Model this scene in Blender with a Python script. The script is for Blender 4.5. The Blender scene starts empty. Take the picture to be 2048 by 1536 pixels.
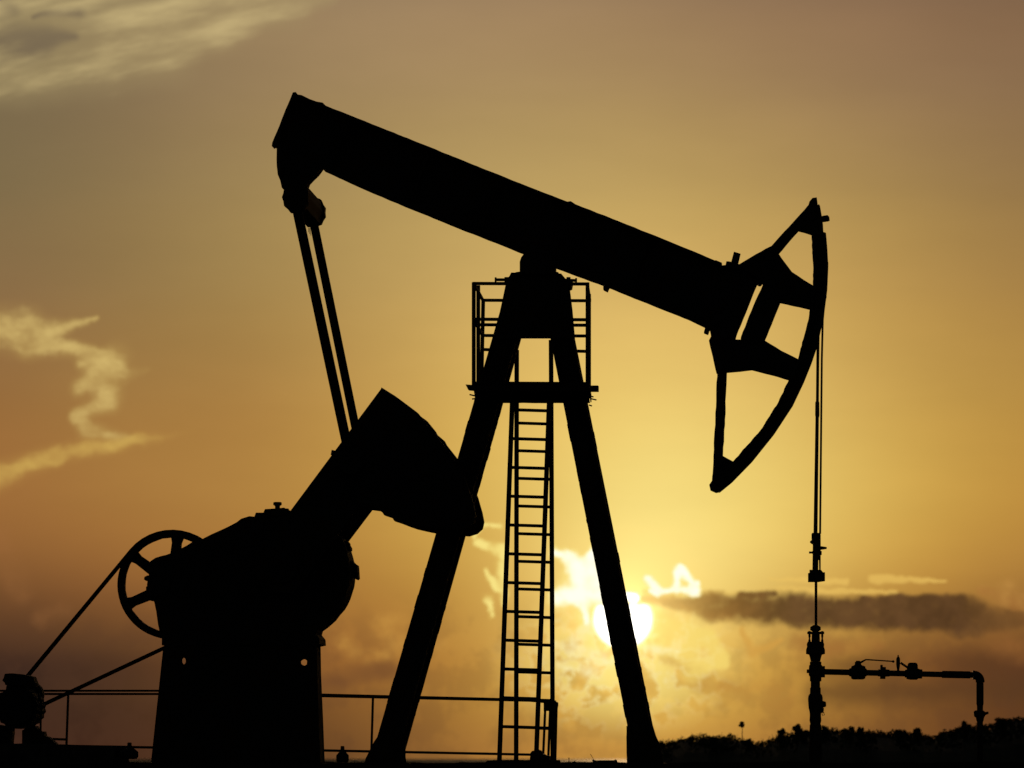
import bpy, bmesh, math, random
from mathutils import Vector
from mathutils.geometry import tessellate_polygon
random.seed(7)
R = math.radians
C = bpy.context.scene.collection
scene = bpy.context.scene

# ------------------------------------------------------------------ camera
F = 200.0 / 36.0 * 2048          # focal length in photo pixels
HOR = 1517.0                     # row of the sea horizon in the photo
CX = 1024.0
ZC = 0.05                        # camera height over the pad (it stands lower down the slope)
D = 66.0                         # distance of the machine's centre plane
cam_d = bpy.data.cameras.new("camera")
cam = bpy.data.objects.new("camera", cam_d)
C.objects.link(cam)
cam.location = (0, 0, ZC)
cam.rotation_euler = (R(90), 0, 0)
cam_d.lens = 200
cam_d.sensor_width = 36
cam_d.shift_y = (HOR - 768) / 2048
cam_d.clip_start = 0.5
cam_d.clip_end = 90000
cam_d.dof.use_dof = True
cam_d.dof.focus_distance = D
cam_d.dof.aperture_fstop = 4.0
scene.camera = cam
scene.view_settings.view_transform = 'Standard'
scene.view_settings.look = 'None'
scene.view_settings.exposure = 0
scene.view_settings.gamma = 1

# ------------------------------------------------------------------ sun
SUN_PX = (1246.0, 1238.0)
SUN_DIR = Vector(((SUN_PX[0] - CX) / F, 1, (HOR - SUN_PX[1]) / F)).normalized()
sd = bpy.data.lights.new("sun", 'SUN')
sd.energy = 0.5
sd.angle = R(0.5)
sd.color = (1.0, 0.62, 0.28)
sun = bpy.data.objects.new("sun", sd)
C.objects.link(sun)
sun.location = (20, 60, 30)
sun.rotation_euler = SUN_DIR.to_track_quat('Z', 'Y').to_euler()

# ------------------------------------------------------------------ sky (world)
def lin(c):
    out = []
    for v in c:
        v = v / 255.0
        out.append(v / 12.92 if v <= 0.04045 else ((v + 0.055) / 1.055) ** 2.4)
    return out

world = bpy.data.worlds.new("World")
scene.world = world
world.use_nodes = True
nt = world.node_tree
nt.nodes.clear()
N = nt.nodes
L = nt.links

def _in(node, i, v):
    if v is None:
        return
    if isinstance(v, bpy.types.NodeSocket):
        L.new(v, node.inputs[i])
    else:
        node.inputs[i].default_value = v

def M(op, a, b=None, c=None, clamp=False):
    n = N.new('ShaderNodeMath'); n.operation = op; n.use_clamp = clamp
    _in(n, 0, a); _in(n, 1, b); _in(n, 2, c)
    return n.outputs[0]

def VM(op, a, b=None, c=None, out=0):
    n = N.new('ShaderNodeVectorMath'); n.operation = op
    _in(n, 0, a); _in(n, 1, b)
    if op == 'SCALE':
        n.inputs[3].default_value = 1
        _in(n, 3, c)
    elif c is not None:
        _in(n, 2, c)
    return n.outputs[out]

def MR(v, a, b, c=0.0, d=1.0, smooth=True):
    n = N.new('ShaderNodeMapRange')
    n.interpolation_type = 'SMOOTHSTEP' if smooth else 'LINEAR'
    n.clamp = True
    _in(n, 0, v)
    for i, x in enumerate((a, b, c, d)):
        n.inputs[1 + i].default_value = x
    return n.outputs[0]

def MIX(f, a, b):
    n = N.new('ShaderNodeMix'); n.data_type = 'VECTOR'; n.clamp_factor = True
    _in(n, 0, f)
    for s, x in ((4, a), (5, b)):
        if isinstance(x, bpy.types.NodeSocket):
            L.new(x, n.inputs[s])
        else:
            n.inputs[s].default_value = tuple(x)[:3]
    return n.outputs[1]

def VEC(colour):
    # colour -> vector without an implicit conversion (keeps the compiled sky small)
    a = N.new('ShaderNodeSeparateColor'); L.new(colour, a.inputs[0])
    b = N.new('ShaderNodeCombineXYZ')
    for i in range(3):
        L.new(a.outputs[i], b.inputs[i])
    return b.outputs[0]

def NOISE(vec, scale, detail=4, rough=0.55, color=False):
    n = N.new('ShaderNodeTexNoise'); n.noise_dimensions = '2D'
    _in(n, 'Vector', vec)
    n.inputs['Scale'].default_value = scale
    n.inputs['Detail'].default_value = detail
    n.inputs['Roughness'].default_value = rough
    return VEC(n.outputs[1]) if color else n.outputs[0]

tc = N.new('ShaderNodeTexCoord')
dirv = tc.outputs['Generated']
sep = N.new('ShaderNodeSeparateXYZ'); L.new(dirv, sep.inputs[0])
ysafe = M('MAXIMUM', sep.outputs[1], 0.05)
az = M('DIVIDE', sep.outputs[0], ysafe)
el = M('DIVIDE', sep.outputs[2], ysafe)
U = M('MULTIPLY_ADD', az, F, CX)
V = M('MULTIPLY_ADD', el, -F, HOR)
comb = N.new('ShaderNodeCombineXYZ'); L.new(U, comb.inputs[0]); L.new(V, comb.inputs[1])
UV = comb.outputs[0]                     # azimuth / elevation, 0.005 degree units

# colour of the open sky: columns of azimuth, each a ramp over elevation
ROWS = [-500, 0, 200, 400, 600, 800, 1000, 1150, 1300, 1400, 1500]
COLS = [0, 256, 512, 768, 1024, 1280, 1536, 1792, 2048]
SKY = [
 [(95,88,78),(100,92,80),(108,96,82),(112,98,84),(112,98,84),(108,94,82),(104,90,80),(98,86,76),(92,80,72)],
 [(124,112,84),(136,118,88),(146,124,92),(155,130,97),(157,130,96),(151,124,91),(143,115,86),(135,107,80),(126,99,74)],
 [(118,104,76),(133,113,82),(150,126,88),(162,136,93),(170,143,96),(168,140,92),(160,131,88),(150,121,84),(136,108,76)],
 [(124,106,74),(140,117,77),(158,133,85),(174,147,90),(188,160,98),(192,162,97),(182,151,89),(166,135,80),(146,116,72)],
 [(136,106,70),(146,118,72),(160,130,76),(184,151,87),(209,176,102),(217,183,105),(205,170,95),(184,147,79),(163,127,69)],
 [(146,104,60),(160,122,66),(165,124,66),(190,151,79),(219,182,96),(236,207,118),(221,188,104),(196,157,78),(176,136,66)],
 [(152,104,56),(163,118,60),(172,127,64),(188,145,69),(219,181,88),(246,226,136),(233,203,110),(206,165,77),(180,134,60)],
 [(122,82,46),(143,96,50),(160,112,54),(175,128,59),(206,162,72),(250,230,140),(226,190,98),(190,143,62),(162,116,56)],
 [(70,46,32),(86,58,36),(128,84,44),(160,108,50),(192,142,60),(244,214,112),(206,156,68),(134,88,42),(106,68,36)],
 [(60,40,30),(68,45,30),(104,68,37),(138,92,44),(184,134,56),(232,192,90),(190,140,58),(120,77,38),(86,54,30)],
 [(56,35,27),(68,42,28),(88,57,33),(116,77,40),(172,120,54),(198,147,64),(168,116,52),(116,74,36),(92,56,30)],
]
Vt = MR(V, ROWS[0], ROWS[-1], 0, 1, smooth=False)
acc = None; wsum = None
span = 256.0
for j, cx in enumerate(COLS):
    ramp = N.new('ShaderNodeValToRGB')
    cr = ramp.color_ramp
    cr.interpolation = 'CARDINAL'
    while len(cr.elements) < len(ROWS):
        cr.elements.new(0.5)
    for i, v in enumerate(ROWS):
        cr.elements[i].position = (v - ROWS[0]) / (ROWS[-1] - ROWS[0])
    for i, v in enumerate(ROWS):
        c = lin(SKY[i][j])
        cr.elements[i].color = (c[0], c[1], c[2], 1)
    L.new(Vt, ramp.inputs[0])
    uc = M('SUBTRACT', MR(U, COLS[0] - 60, COLS[-1] + 60, COLS[0] - 60, COLS[-1] + 60, smooth=False), float(cx)) if j == 0 else None
    if j == 0:
        u_cl = uc
    dd = M('SUBTRACT', u_cl, float(cx))
    q = M('MULTIPLY', dd, 1.0 / (span * 0.62))
    w = M('EXPONENT', M('MULTIPLY', M('MULTIPLY', q, q), -0.5))
    wc = VM('SCALE', VEC(ramp.outputs[0]), None, w)
    acc = wc if acc is None else VM('ADD', acc, wc)
    wsum = w if wsum is None else M('ADD', wsum, w)
col = VM('SCALE', acc, None, M('DIVIDE', 1.0, wsum))

# slow streaky unevenness of the air
stretch = VM('MULTIPLY', UV, (0.001, 0.0032, 0))
n1 = NOISE(stretch, 3.0, 5, 0.55)
col = VM('MULTIPLY', VM('SCALE', col, None, MR(n1, 0.25, 0.75, 0.975, 1.025, smooth=False)), (1.038, 1.008, 0.985))

def warped(amp, scale, seed, detail=4):
    base = VM('ADD', VM('SCALE', UV, None, scale), (seed * 13.7, seed * 5.3, 0))
    nc = NOISE(base, 1.0, detail, 0.6, color=True)
    off = VM('MULTIPLY', VM('SUBTRACT', nc, (0.5, 0.5, 0.5)), (amp, amp, 0))
    return VM('ADD', UV, off)

_seq = {}
def seq(uv):
    # ties the next layer to the colour so far: the sky compiler then works layer by layer
    k = (uv, col)
    if k not in _seq:
        _seq[k] = VM('MULTIPLY_ADD', col, (1e-7, 1e-7, 1e-7), uv)
    return _seq[k]

def cap_(uv, x0, y0, x1, y1, w, soft=1.0):
    """1 on the core of the stroke, 0 at w*(1+soft) away from it"""
    uv = seq(uv)
    d = (x1 - x0, y1 - y0, 0)
    l2 = max(d[0] ** 2 + d[1] ** 2, 1e-3)
    rel = VM('SUBTRACT', uv, (x0, y0, 0))
    t = M('MULTIPLY', VM('DOT_PRODUCT', rel, (d[0] / l2, d[1] / l2, 0), out=1), 1.0, clamp=True)
    pr = VM('SCALE', d, None, t)
    dist = VM('DISTANCE', rel, pr, out=1)
    if isinstance(w, tuple):
        dist = M('DIVIDE', dist, M('MULTIPLY_ADD', t, w[1] - w[0], w[0]))
        w = 1.0
    return MR(dist, w * max(0.0, 1 - soft), w * (1 + soft), 1, 0)

def torn(env, nz, k=0.9, lo=0.25, hi=0.95):
    """envelope with edges frayed by a noise"""
    x = M('ADD', env, M('MULTIPLY_ADD', nz, k, -0.5 * k))
    return M('MULTIPLY', MR(x, lo, hi), MR(env, 0.0, 0.3))

def blob_(uv, cx, cy, rx, ry, inner=0.0):
    uv = seq(uv)
    rel = VM('MULTIPLY', VM('SUBTRACT', uv, (cx, cy, 0)), (1 / rx, 1 / ry, 0))
    return MR(VM('LENGTH', rel, out=1), inner, 1.0, 1, 0)

def cap(*a):
    return lambda: cap_(*a)

def blob(*a):
    return lambda: blob_(*a)

def mx(lst):                     # each stroke is made only when it is merged, so few values stay alive
    m = lst[0]()
    for x in lst[1:]:
        m = M('MULTIPLY_ADD', x(), M('SUBTRACT', 1.0, m), m)
    return m

def layer(col, mask, color, op, nz=None, lo=0.3, hi=0.75):
    m = mask
    if nz is not None:
        m = M('MULTIPLY', m, MR(nz, lo, hi, 0.25, 1.0))
    return MIX(M('MULTIPLY', m, op), col, lin(color))


# ---- glow round the sun
sd_ = VM('DISTANCE', UV, (SUN_PX[0], SUN_PX[1], 0), out=1)
g1 = M('EXPONENT', M('MULTIPLY', sd_, -1 / 85.0))
col = VM('ADD', col, VM('SCALE', (0.7, 0.53, 0.16), None, g1))
base_col = col

# ==== upper left: cirrus and wisps
wb = warped(26, 0.014, 12, 5)
fine = NOISE(VM('MULTIPLY', wb, (0.013, 0.024, 0)), 1.0, 5, 0.62)
cirr_v = VM('ADD', VM('MULTIPLY', UV, (0.0022, 0.0022, 0)), VM('SCALE', (0.0, 0.0075, 0), None, M('MULTIPLY_ADD', U, 0.25, V)))
cirr = NOISE(cirr_v, 2.3, 5, 0.55)
wcir = warped(50, 0.005, 7, 2)
m = mx([cap(wcir, -80, 172, 330, 100, (40, 50), 1.0), cap(wcir, 330, 85, 660, -15, (42, 16), 1.0), cap(wcir, -40, 20, 420, 20, (90, 60)), cap(wcir, 300, 50, 560, 0, 44)])
col = MIX(M('MULTIPLY', m, 0.42), col, lin((170, 150, 104)))
col = layer(col, torn(m, cirr, 2.4, 0.4, 1.9), (204, 182, 128), 0.85)
col = layer(col, mx([cap(wcir, -60, 92, 90, 86, (42, 20), 1.0), cap(wcir, 60, 90, 150, 74, (20, 8), 1.0), cap(wcir, -40, 20, 20, 24, (28, 12), 1.0), cap(wcir, 60, 40, 150, 22, (4, 12), 1.0)]), (106, 92, 76), 0.62, cirr, 0.7, 0.3)
# twisted wisps, left edge
m = mx([cap(wb, -60, 652, 50, 664, (32, 36)), cap(wb, 60, 672, 196, 638, (26, 4)), cap(wb, 60, 690, 220, 706, (22, 7)),
        cap(wb, 165, 726, 235, 714, (12, 24)), cap(wb, 225, 752, 300, 737, (18, 3)), cap(wb, 228, 722, 158, 776, (22, 16)),
        cap(wb, 212, 750, 215, 796, (28, 22)), cap(wb, 215, 800, 160, 832, (18, 13)), cap(wb, 158, 835, 178, 862, (13, 14)),
        cap(wb, 180, 864, 296, 882, (17, 4))])
m = M('MULTIPLY', m, MR(U, 300, 205, 0.3, 1.0))
col = MIX(M('MULTIPLY', m, 0.4), col, lin((190, 158, 88)))
col = layer(col, torn(m, fine, 1.6, 0.35, 1.75), (224, 196, 120), 0.85)
m = mx([cap(wb, 395, 864, 280, 880, (3, 12)), cap(wb, 280, 880, 110, 910, (12, 16)), cap(wb, 110, 910, -30, 958, (17, 26))])
m = M('MULTIPLY', m, MR(U, 400, 250, 0.0, 1.0))
col = MIX(M('MULTIPLY', m, 0.35), col, lin((190, 148, 74)))
col = layer(col, torn(m, fine, 1.1, 0.35, 1.5), (212, 176, 90), 0.8)
left_col = col

# ==== low sky: cumulus, stratus bar, lit edges and the disc
col = base_col
wa = warped(34, 0.012, 1, 3)
wb = warped(14, 0.03, 2, 3)
wc_ = warped(16, 0.04, 3, 3)
fine = NOISE(UV, 0.03, 4, 0.6)
mid = NOISE(UV, 0.012, 4, 0.6)
mot = NOISE(VM('MULTIPLY', wa, (0.016, 0.02, 0)), 1.0, 5, 0.6)
low = MR(V, 1160, 1300)
patch = MR(mid, 0.42, 0.62)
col = MIX(M('MULTIPLY', M('MULTIPLY', low, patch), 0.2), col, lin((86, 56, 38)))
col = layer(col, mx([cap(wb, 0, 1080, 40, 1180, 22, .8), cap(wb, 80, 1240, 130, 1220, 14)]), (158, 106, 60), 0.35, mid)
m = mx([cap(wb, 755, 1245, 800, 1240, 13), cap(wb, 768, 1255, 795, 1290, 20), cap(wb, 690, 1285, 705, 1305, 14), cap(wb, 735, 1315, 770, 1310, 12), cap(wb, 862, 1290, 885, 1285, 10)])
col = layer(col, m, (196, 144, 66), 0.6, fine)
col = layer(col, mx([blob(wa, 755, 1345, 110, 36, 0.2), blob(wa, 680, 1362, 60, 26)]), (112, 72, 42), 0.6)
m = mx([cap(wc_, 948, 1072, 965, 1050, 5, .9), cap(wc_, 965, 1050, 1000, 1052, (4, 7), .9), cap(wc_, 955, 1084, 1000, 1102, (8, 12)), cap(wc_, 1003, 1100, 1008, 1210, (12, 7)),
        cap(wc_, 972, 1142, 996, 1180, (6, 9), .9), cap(wc_, 976, 1198, 984, 1232, (9, 5))])
col = MIX(M('MULTIPLY', m, 0.4), col, lin((236, 204, 104)))
col = layer(col, torn(m, fine, 1.4, 0.35, 1.2), (252, 232, 136), 0.85)
# mottled bright cloud below the sun
reg = blob_(UV, 1240, 1325, 290, 170)
col = MIX(M('MULTIPLY', M('MULTIPLY', reg, MR(mot, 0.42, 0.56)), 0.9), col, lin((251, 228, 130)))
col = MIX(M('MULTIPLY', M('MULTIPLY', reg, MR(mot, 0.45, 0.34)), 0.5), col, lin((214, 162, 70)))
m = mx([cap(wb, 1325, 1252, 1415, 1275, (28, 17)), cap(wb, 1415, 1275, 1440, 1318, 16), cap(wb, 1440, 1318, 1385, 1345, (16, 24)), cap(wb, 1330, 1300, 1380, 1310, 20)])
col = layer(col, torn(m, fine), (246, 216, 112), 0.8)
col = layer(col, mx([cap(wa, 1330, 1316, 1400, 1362, (10, 18), 1.0), cap(wa, 1400, 1366, 1560, 1392, (18, 26), 1.0)]), (184, 128, 56), 0.5, fine)
m = mx([cap(wb, 1484, 1258, 1503, 1300, (5, 9), .9), cap(wb, 1508, 1306, 1562, 1282, (9, 5), .9)])
col = layer(col, m, (212, 158, 70), 0.7)
rim = M('SUBTRACT', 1.0, M('MULTIPLY', M('ABSOLUTE', M('SUBTRACT', mot, 0.5)), 26.0), clamp=True)
col = MIX(M('MULTIPLY', M('MULTIPLY', rim, reg), 0.55), col, lin((255, 246, 186)))
# brown bank, lower right
col = layer(col, mx([cap(wa, 1640, 1388, 2100, 1372, 26), blob(wa, 1960, 1330, 150, 60), blob(wa, 1720, 1335, 150, 45)]), (84, 55, 32), 0.6)
col = layer(col, mx([cap(wa, 1600, 1288, 1760, 1294, (20, 10)), cap(wa, 1990, 1290, 2080, 1310, 20), cap(wa, 1960, 1180, 2060, 1215, (8, 22))]), (160, 104, 50), 0.6, mid)
# bright rims above the bar, then the bar itself
m = mx([cap(wb, 1290, 1187, 1480, 1186, (7, 4)), cap(wb, 1540, 1158, 1690, 1163, (2, 5), 1.6), cap(wb, 1745, 1158, 1890, 1163, (7, 2), 1.6),
        cap(wb, 1550, 1181, 1790, 1183, (6, 3), 1.4)])
col = layer(col, torn(m, fine, 0.9, 0.1, 0.9), (236, 194, 98), 0.6)
col = layer(col, mx([cap(wc_, 1965, 1178, 2010, 1195, (8, 14)), cap(wc_, 2010, 1170, 2070, 1215, (10, 20))]), (196, 144, 72), 0.5, fine)
ws = warped(11, 0.018, 21, 3)
strat = mx([cap(ws, 1284, 1198, 1420, 1213, (6, 24), 0.9), cap(ws, 1420, 1214, 1600, 1221, (24, 31), 0.75), cap(ws, 1600, 1223, 1940, 1231, (30, 34), 0.55),
            cap(ws, 1480, 1190, 1545, 1188, 7, 0.8), cap(ws, 1730, 1203, 1915, 1203, (10, 16), 0.6),
            cap(ws, 1925, 1238, 2060, 1242, (30, 12), 1.0), cap(ws, 2020, 1228, 2120, 1236, (5, 10), 1.0)])
sc = MIX(MR(U, 1290, 1620), lin((176, 124, 54)), lin((84, 57, 33)))
sc = VM('SCALE', sc, None, MR(mid, 0.3, 0.7, 1.3, 0.85))
col = MIX(M('MULTIPLY', M('MULTIPLY', torn(strat, fine, 0.85, 0.05, 1.0), MR(U, 2060, 1900, 0.5, 1.0)), MR(U, 1280, 1480, 0.55, 0.95)), col, sc)
g2 = M('EXPONENT', M('MULTIPLY', sd_, -1 / 34.0))
col = VM('ADD', col, VM('SCALE', (1.5, 1.05, 0.42), None, g2))
# sunlit cloud edges
hotm = mx([cap(wc_, 1110, 1104, 1142, 1116, (9.45, 14.85)), cap(wc_, 1142, 1116, 1168, 1148, (12.15, 21.6)), cap(wc_, 1190, 1100, 1176, 1140, (9.45, 16.2)),
        cap(wc_, 1165, 1150, 1205, 1172, (32.4, 40.5)), cap(wc_, 1116, 1196, 1200, 1180, (18.9, 27)), cap(wc_, 1168, 1205, 1173, 1246, (12.15, 6.75)),
        cap(wc_, 1296, 1157, 1314, 1180, (8.1, 12.15)), cap(wc_, 1300, 1184, 1388, 1181, (4.05, 10.8)), cap(wc_, 1356, 1142, 1352, 1172, (10.8, 9.45)),
        cap(wc_, 1362, 1136, 1386, 1166, (6.75, 9.45)), cap(wc_, 1396, 1164, 1388, 1182, (5.4, 9.45))])
hot2 = M('MULTIPLY_ADD', M('SUBTRACT', fine, 0.5), MR(hotm, 0, 0.3, 0, 0.7), hotm)
col = MIX(MR(hot2, 0.08, 0.8, 0, 0.85), col, lin((255, 236, 142)))
col = MIX(MR(hot2, 0.42, 1.1), col, VM('SCALE', tuple(lin((255, 251, 226))), None, 1.15))
m = mx([cap(wc_, 1185, 1250, 1142, 1292, (12, 7)), cap(wc_, 1110, 1286, 1150, 1302, (5, 10)), cap(wc_, 1150, 1302, 1215, 1316, (8, 13)), cap(wc_, 1300, 1296, 1355, 1304, (9, 4)), cap(wc_, 1120, 1330, 1190, 1345, (5, 14))])
col = layer(col, m, (255, 244, 184), 0.75, fine)
# the disc: its top is lost behind the tip of the bar
disc = MR(sd_, 50, 64, 1, 0)
edge = M('MULTIPLY_ADD', fine, 8.0, V)
disc = M('MULTIPLY', disc, MR(edge, 1209, 1219))
lobe = mx([cap(wb, 1248, 1194, 1268, 1197, 8, 0.5)])
col = MIX(M('MAXIMUM', disc, lobe), col, (2.2, 2.1, 1.8))
low_col = col

# ==== rest of the dome: dusk sky of the same sun
nish = N.new('ShaderNodeTexSky')
nish.sky_type = 'NISHITA'
nish.sun_disc = False
nish.sun_elevation = math.asin(SUN_DIR.z)
nish.sun_rotation = math.atan2(SUN_DIR.x, SUN_DIR.y)
nish.dust_density = 2.5
far = VM('SCALE', VEC(nish.outputs[0]), None, 0.012)
ang = VM('DOT_PRODUCT', dirv, tuple(SUN_DIR), out=1)
near_w = MR(ang, math.cos(R(16)), math.cos(R(9)), 0, 1)

def BG(c):
    b = N.new('ShaderNodeBackground'); L.new(c, b.inputs[0]); b.inputs[1].default_value = 1.0
    return b.outputs[0]
def MS(f, a, b):
    n = N.new('ShaderNodeMixShader'); L.new(f, n.inputs[0]); L.new(a, n.inputs[1]); L.new(b, n.inputs[2])
    return n.outputs[0]
is_low = M('GREATER_THAN', V, 1022.0)
is_left = M('LESS_THAN', U, 780.0)
sh_ = MS(near_w, BG(far), MS(is_low, MS(is_left, BG(base_col), BG(left_col)), BG(low_col)))
wo = N.new('ShaderNodeOutputWorld'); L.new(sh_, wo.inputs[0])
world.cycles.sampling_method = 'NONE'
scene.cycles.max_bounces = 2
scene.cycles.use_adaptive_sampling = True
scene.cycles.adaptive_threshold = 0.015
scene.cycles.adaptive_min_samples = 16

# ------------------------------------------------------------------ materials
def mat(name, base, rough=0.7, metal=0.0, var=None, scale=6.0, bump=0.15, spec=0.3):
    m = bpy.data.materials.new(name); m.use_nodes = True
    t = m.node_tree; b = t.nodes['Principled BSDF']
    b.inputs['Roughness'].default_value = rough
    b.inputs['Metallic'].default_value = metal
    b.inputs['Specular IOR Level'].default_value = spec
    tcn = t.nodes.new('ShaderNodeTexCoord')
    nz = t.nodes.new('ShaderNodeTexNoise'); nz.inputs['Scale'].default_value = scale; nz.inputs['Detail'].default_value = 6
    t.links.new(tcn.outputs['Object'], nz.inputs['Vector'])
    mp = t.nodes.new('ShaderNodeMapRange'); mp.inputs[1].default_value = 0.42; mp.inputs[2].default_value = 0.62
    t.links.new(nz.outputs[0], mp.inputs[0])
    mixn = t.nodes.new('ShaderNodeMix'); mixn.data_type = 'RGBA'
    v = var or [x * 0.6 for x in base]
    mixn.inputs[6].default_value = (*base, 1); mixn.inputs[7].default_value = (*v, 1)
    t.links.new(mp.outputs[0], mixn.inputs[0]); t.links.new(mixn.outputs[2], b.inputs['Base Color'])
    bp = t.nodes.new('ShaderNodeBump'); bp.inputs['Strength'].default_value = bump; bp.inputs['Distance'].default_value = 0.02
    t.links.new(nz.outputs[0], bp.inputs['Height']); t.links.new(bp.outputs[0], b.inputs['Normal'])
    return m

STEEL = mat('weathered dark paint', (0.035, 0.033, 0.03), 0.7, var=(0.05, 0.026, 0.014))
IRON = mat('cast iron', (0.03, 0.03, 0.03), 0.65, var=(0.045, 0.024, 0.013), scale=14)
PIPE = mat('galvanised pipe', (0.05, 0.05, 0.05), 0.6, var=(0.04, 0.025, 0.015), scale=20)
RUBBER = mat('belt rubber', (0.02, 0.02, 0.02), 0.8)
CONC = mat('old concrete', (0.12, 0.11, 0.1), 0.9, scale=9, spec=0.0)
LEAF = mat('scrub leaves', (0.05, 0.065, 0.025), 0.7, var=(0.03, 0.045, 0.018), scale=3)
SOIL = mat('dark soil', (0.06, 0.048, 0.036), 0.95, var=(0.035, 0.03, 0.022), scale=0.6, bump=0.6, spec=0.0)
DRY = mat('dry grass', (0.09, 0.08, 0.04), 0.8, scale=4)
WOOD = mat('bleached timber', (0.12, 0.09, 0.06), 0.85, scale=9)

# ------------------------------------------------------------------ geometry helpers
YAW = R(3.0)
UH = Vector((math.cos(YAW), -math.sin(YAW), 0))
VH = Vector((math.sin(YAW), math.cos(YAW), 0))
ZH = Vector((0, 0, 1))
MPP = D / F                                   # metres per photo pixel at the machine

def P(px, py, v=0.0):
    """the point where the photo's pixel meets the machine-parallel plane v metres beyond its centre plane"""
    dx = (px - CX) / F; dz = (HOR - py) / F
    t = (v + D * math.cos(YAW)) / (dx * math.sin(YAW) + math.cos(YAW))
    return Vector((t * dx, t, t * dz + ZC))

ORG = {}
class MB:
    def __init__(s):
        s.v = []; s.f = []; s.sm = []
    def add(s, vs, fs, smooth=False):
        o = len(s.v); s.v += [Vector(x) for x in vs]
        for f in fs:
            s.f.append([i + o for i in f]); s.sm.append(smooth)
        return s
    # polygon given in photo pixels on plane vr, extruded from v0 to v1
    def prism(s, poly, v0, v1, vr=None, rough=0.0, step=11.0, holes=()):
        if vr is None:
            vr = (v0 + v1) / 2
        if rough:
            q = []
            n = len(poly)
            for i in range(n):
                a = poly[i]; b = poly[(i + 1) % n]
                d = math.hypot(b[0] - a[0], b[1] - a[1])
                k = max(1, int(d / step))
                for j in range(k):
                    t = j / k
                    jx = random.uniform(-rough, rough) if j else 0
                    if d > 0:
                        q.append((a[0] + (b[0] - a[0]) * t - (b[1] - a[1]) / d * jx, a[1] + (b[1] - a[1]) * t + (b[0] - a[0]) / d * jx))
            poly = q
        loops = [poly] + list(holes)
        flat = [p for lp in loops for p in lp]
        base = [P(x, y, vr) for x, y in flat]
        n = len(base)
        vs = [b + VH * (v0 - vr) for b in base] + [b + VH * (v1 - vr) for b in base]
        fs = []
        if holes:
            tris = tessellate_polygon([[Vector((x, y, 0)) for x, y in lp] for lp in loops])
            for t in tris:
                fs.append(list(t)); fs.append([i + n for i in reversed(t)])
        else:
            fs.append(list(range(n))); fs.append([i + n for i in reversed(range(n))])
        o = 0
        for lp in loops:
            k = len(lp)
            for i in range(k):
                a = o + i; b = o + (i + 1) % k
                fs.append([a, b, b + n, a + n])
            o += k
        return s.add(vs, fs)
    def disc(s, cx, cy, r, v0, v1, seg=32, rough=0, vr=None):
        return s.prism([(cx + r * math.cos(2 * math.pi * i / seg), cy + r * math.sin(2 * math.pi * i / seg)) for i in range(seg)], v0, v1, vr=vr, rough=rough)
    def ring(s, cx, cy, ro, ri, v0, v1, seg=56, rough=0.0):
        vr = (v0 + v1) / 2; vs = []; fs = []
        for i in range(seg):
            a = 2 * math.pi * i / seg
            jo = random.uniform(-rough, rough) * 0.3; ji = random.uniform(-rough, rough)
            for r, v in ((ro + jo, v0), (ro + jo, v1), (ri + ji, v1), (ri + ji, v0)):
                vs.append(P(cx + r * math.cos(a), cy + r * math.sin(a), vr) + VH * (v - vr))
        for i in range(seg):
            j = (i + 1) % seg
            for k in range(4):
                l = (k + 1) % 4
                fs.append([i * 4 + k, j * 4 + k, j * 4 + l, i * 4 + l])
        return s.add(vs, fs)
    def bar(s, a, b, w, d, up=None):
        """box from a to b (world), w wide across in the picture plane, d deep along v"""
        a = Vector(a); b = Vector(b); t = (b - a).normalized()
        dv = VH if up is None else up
        dv = (dv - t * dv.dot(t)).normalized()
        s_ = t.cross(dv).normalized()
        vs = []
        for p in (a, b):
            for i, j in ((-1, -1), (1, -1), (1, 1), (-1, 1)):
                vs.append(p + s_ * (w / 2 * i) + dv * (d / 2 * j))
        return s.add(vs, [[3, 2, 1, 0], [4, 5, 6, 7], [0, 1, 5, 4], [1, 2, 6, 5], [2, 3, 7, 6], [3, 0, 4, 7]])
    def ibeam(s, a, b, w, d, th=0.02):
        """I section: flanges seen edge-on at both sides of the width, web between"""
        a = Vector(a); b = Vector(b); t = (b - a).normalized()
        dv = (VH - t * VH.dot(t)).normalized(); s_ = t.cross(dv).normalized()
        for k in (-1, 1):
            s.bar(a + s_ * k * (w / 2 - th / 2), b + s_ * k * (w / 2 - th / 2), th, d)
        return s.bar(a, b, w - 2 * th - 0.002, th * 0.8)
    def tube(s, pts, r, seg=10):
        pts = [Vector(p) for p in pts]; n = len(pts)
        rs = r if isinstance(r, (list, tuple)) else [r] * n
        vs = []; fs = []
        for i, p in enumerate(pts):
            t = (pts[min(i + 1, n - 1)] - pts[max(i - 1, 0)]).normalized()
            h = Vector((0, 1, 0)) if abs(t.y) < 0.9 else Vector((1, 0, 0))
            x = t.cross(h).normalized(); y = t.cross(x).normalized()
            for k in range(seg):
                a = 2 * math.pi * k / seg
                vs.append(p + (x * math.cos(a) + y * math.sin(a)) * rs[i])
        for i in range(n - 1):
            for k in range(seg):
                l = (k + 1) % seg
                fs.append([i * seg + k, i * seg + l, (i + 1) * seg + l, (i + 1) * seg + k])
        s.add(vs, fs, True)
        o = len(s.v) - n * seg
        s.f.append([o + k for k in reversed(range(seg))]); s.sm.append(False)
        s.f.append([o + (n - 1) * seg + k for k in range(seg)]); s.sm.append(False)
        return s
    def lathe(s, cx, prof, v=0.0, seg=20, hexa=False):
        """upright turned body: prof = [(row, half width px), ...] at photo column cx"""
        if hexa: seg = 6
        return s.tube2([P(cx, r, v) for r, h in prof], [h * MPP for r, h in prof], seg, Vector((0, 0, 1)))
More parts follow.
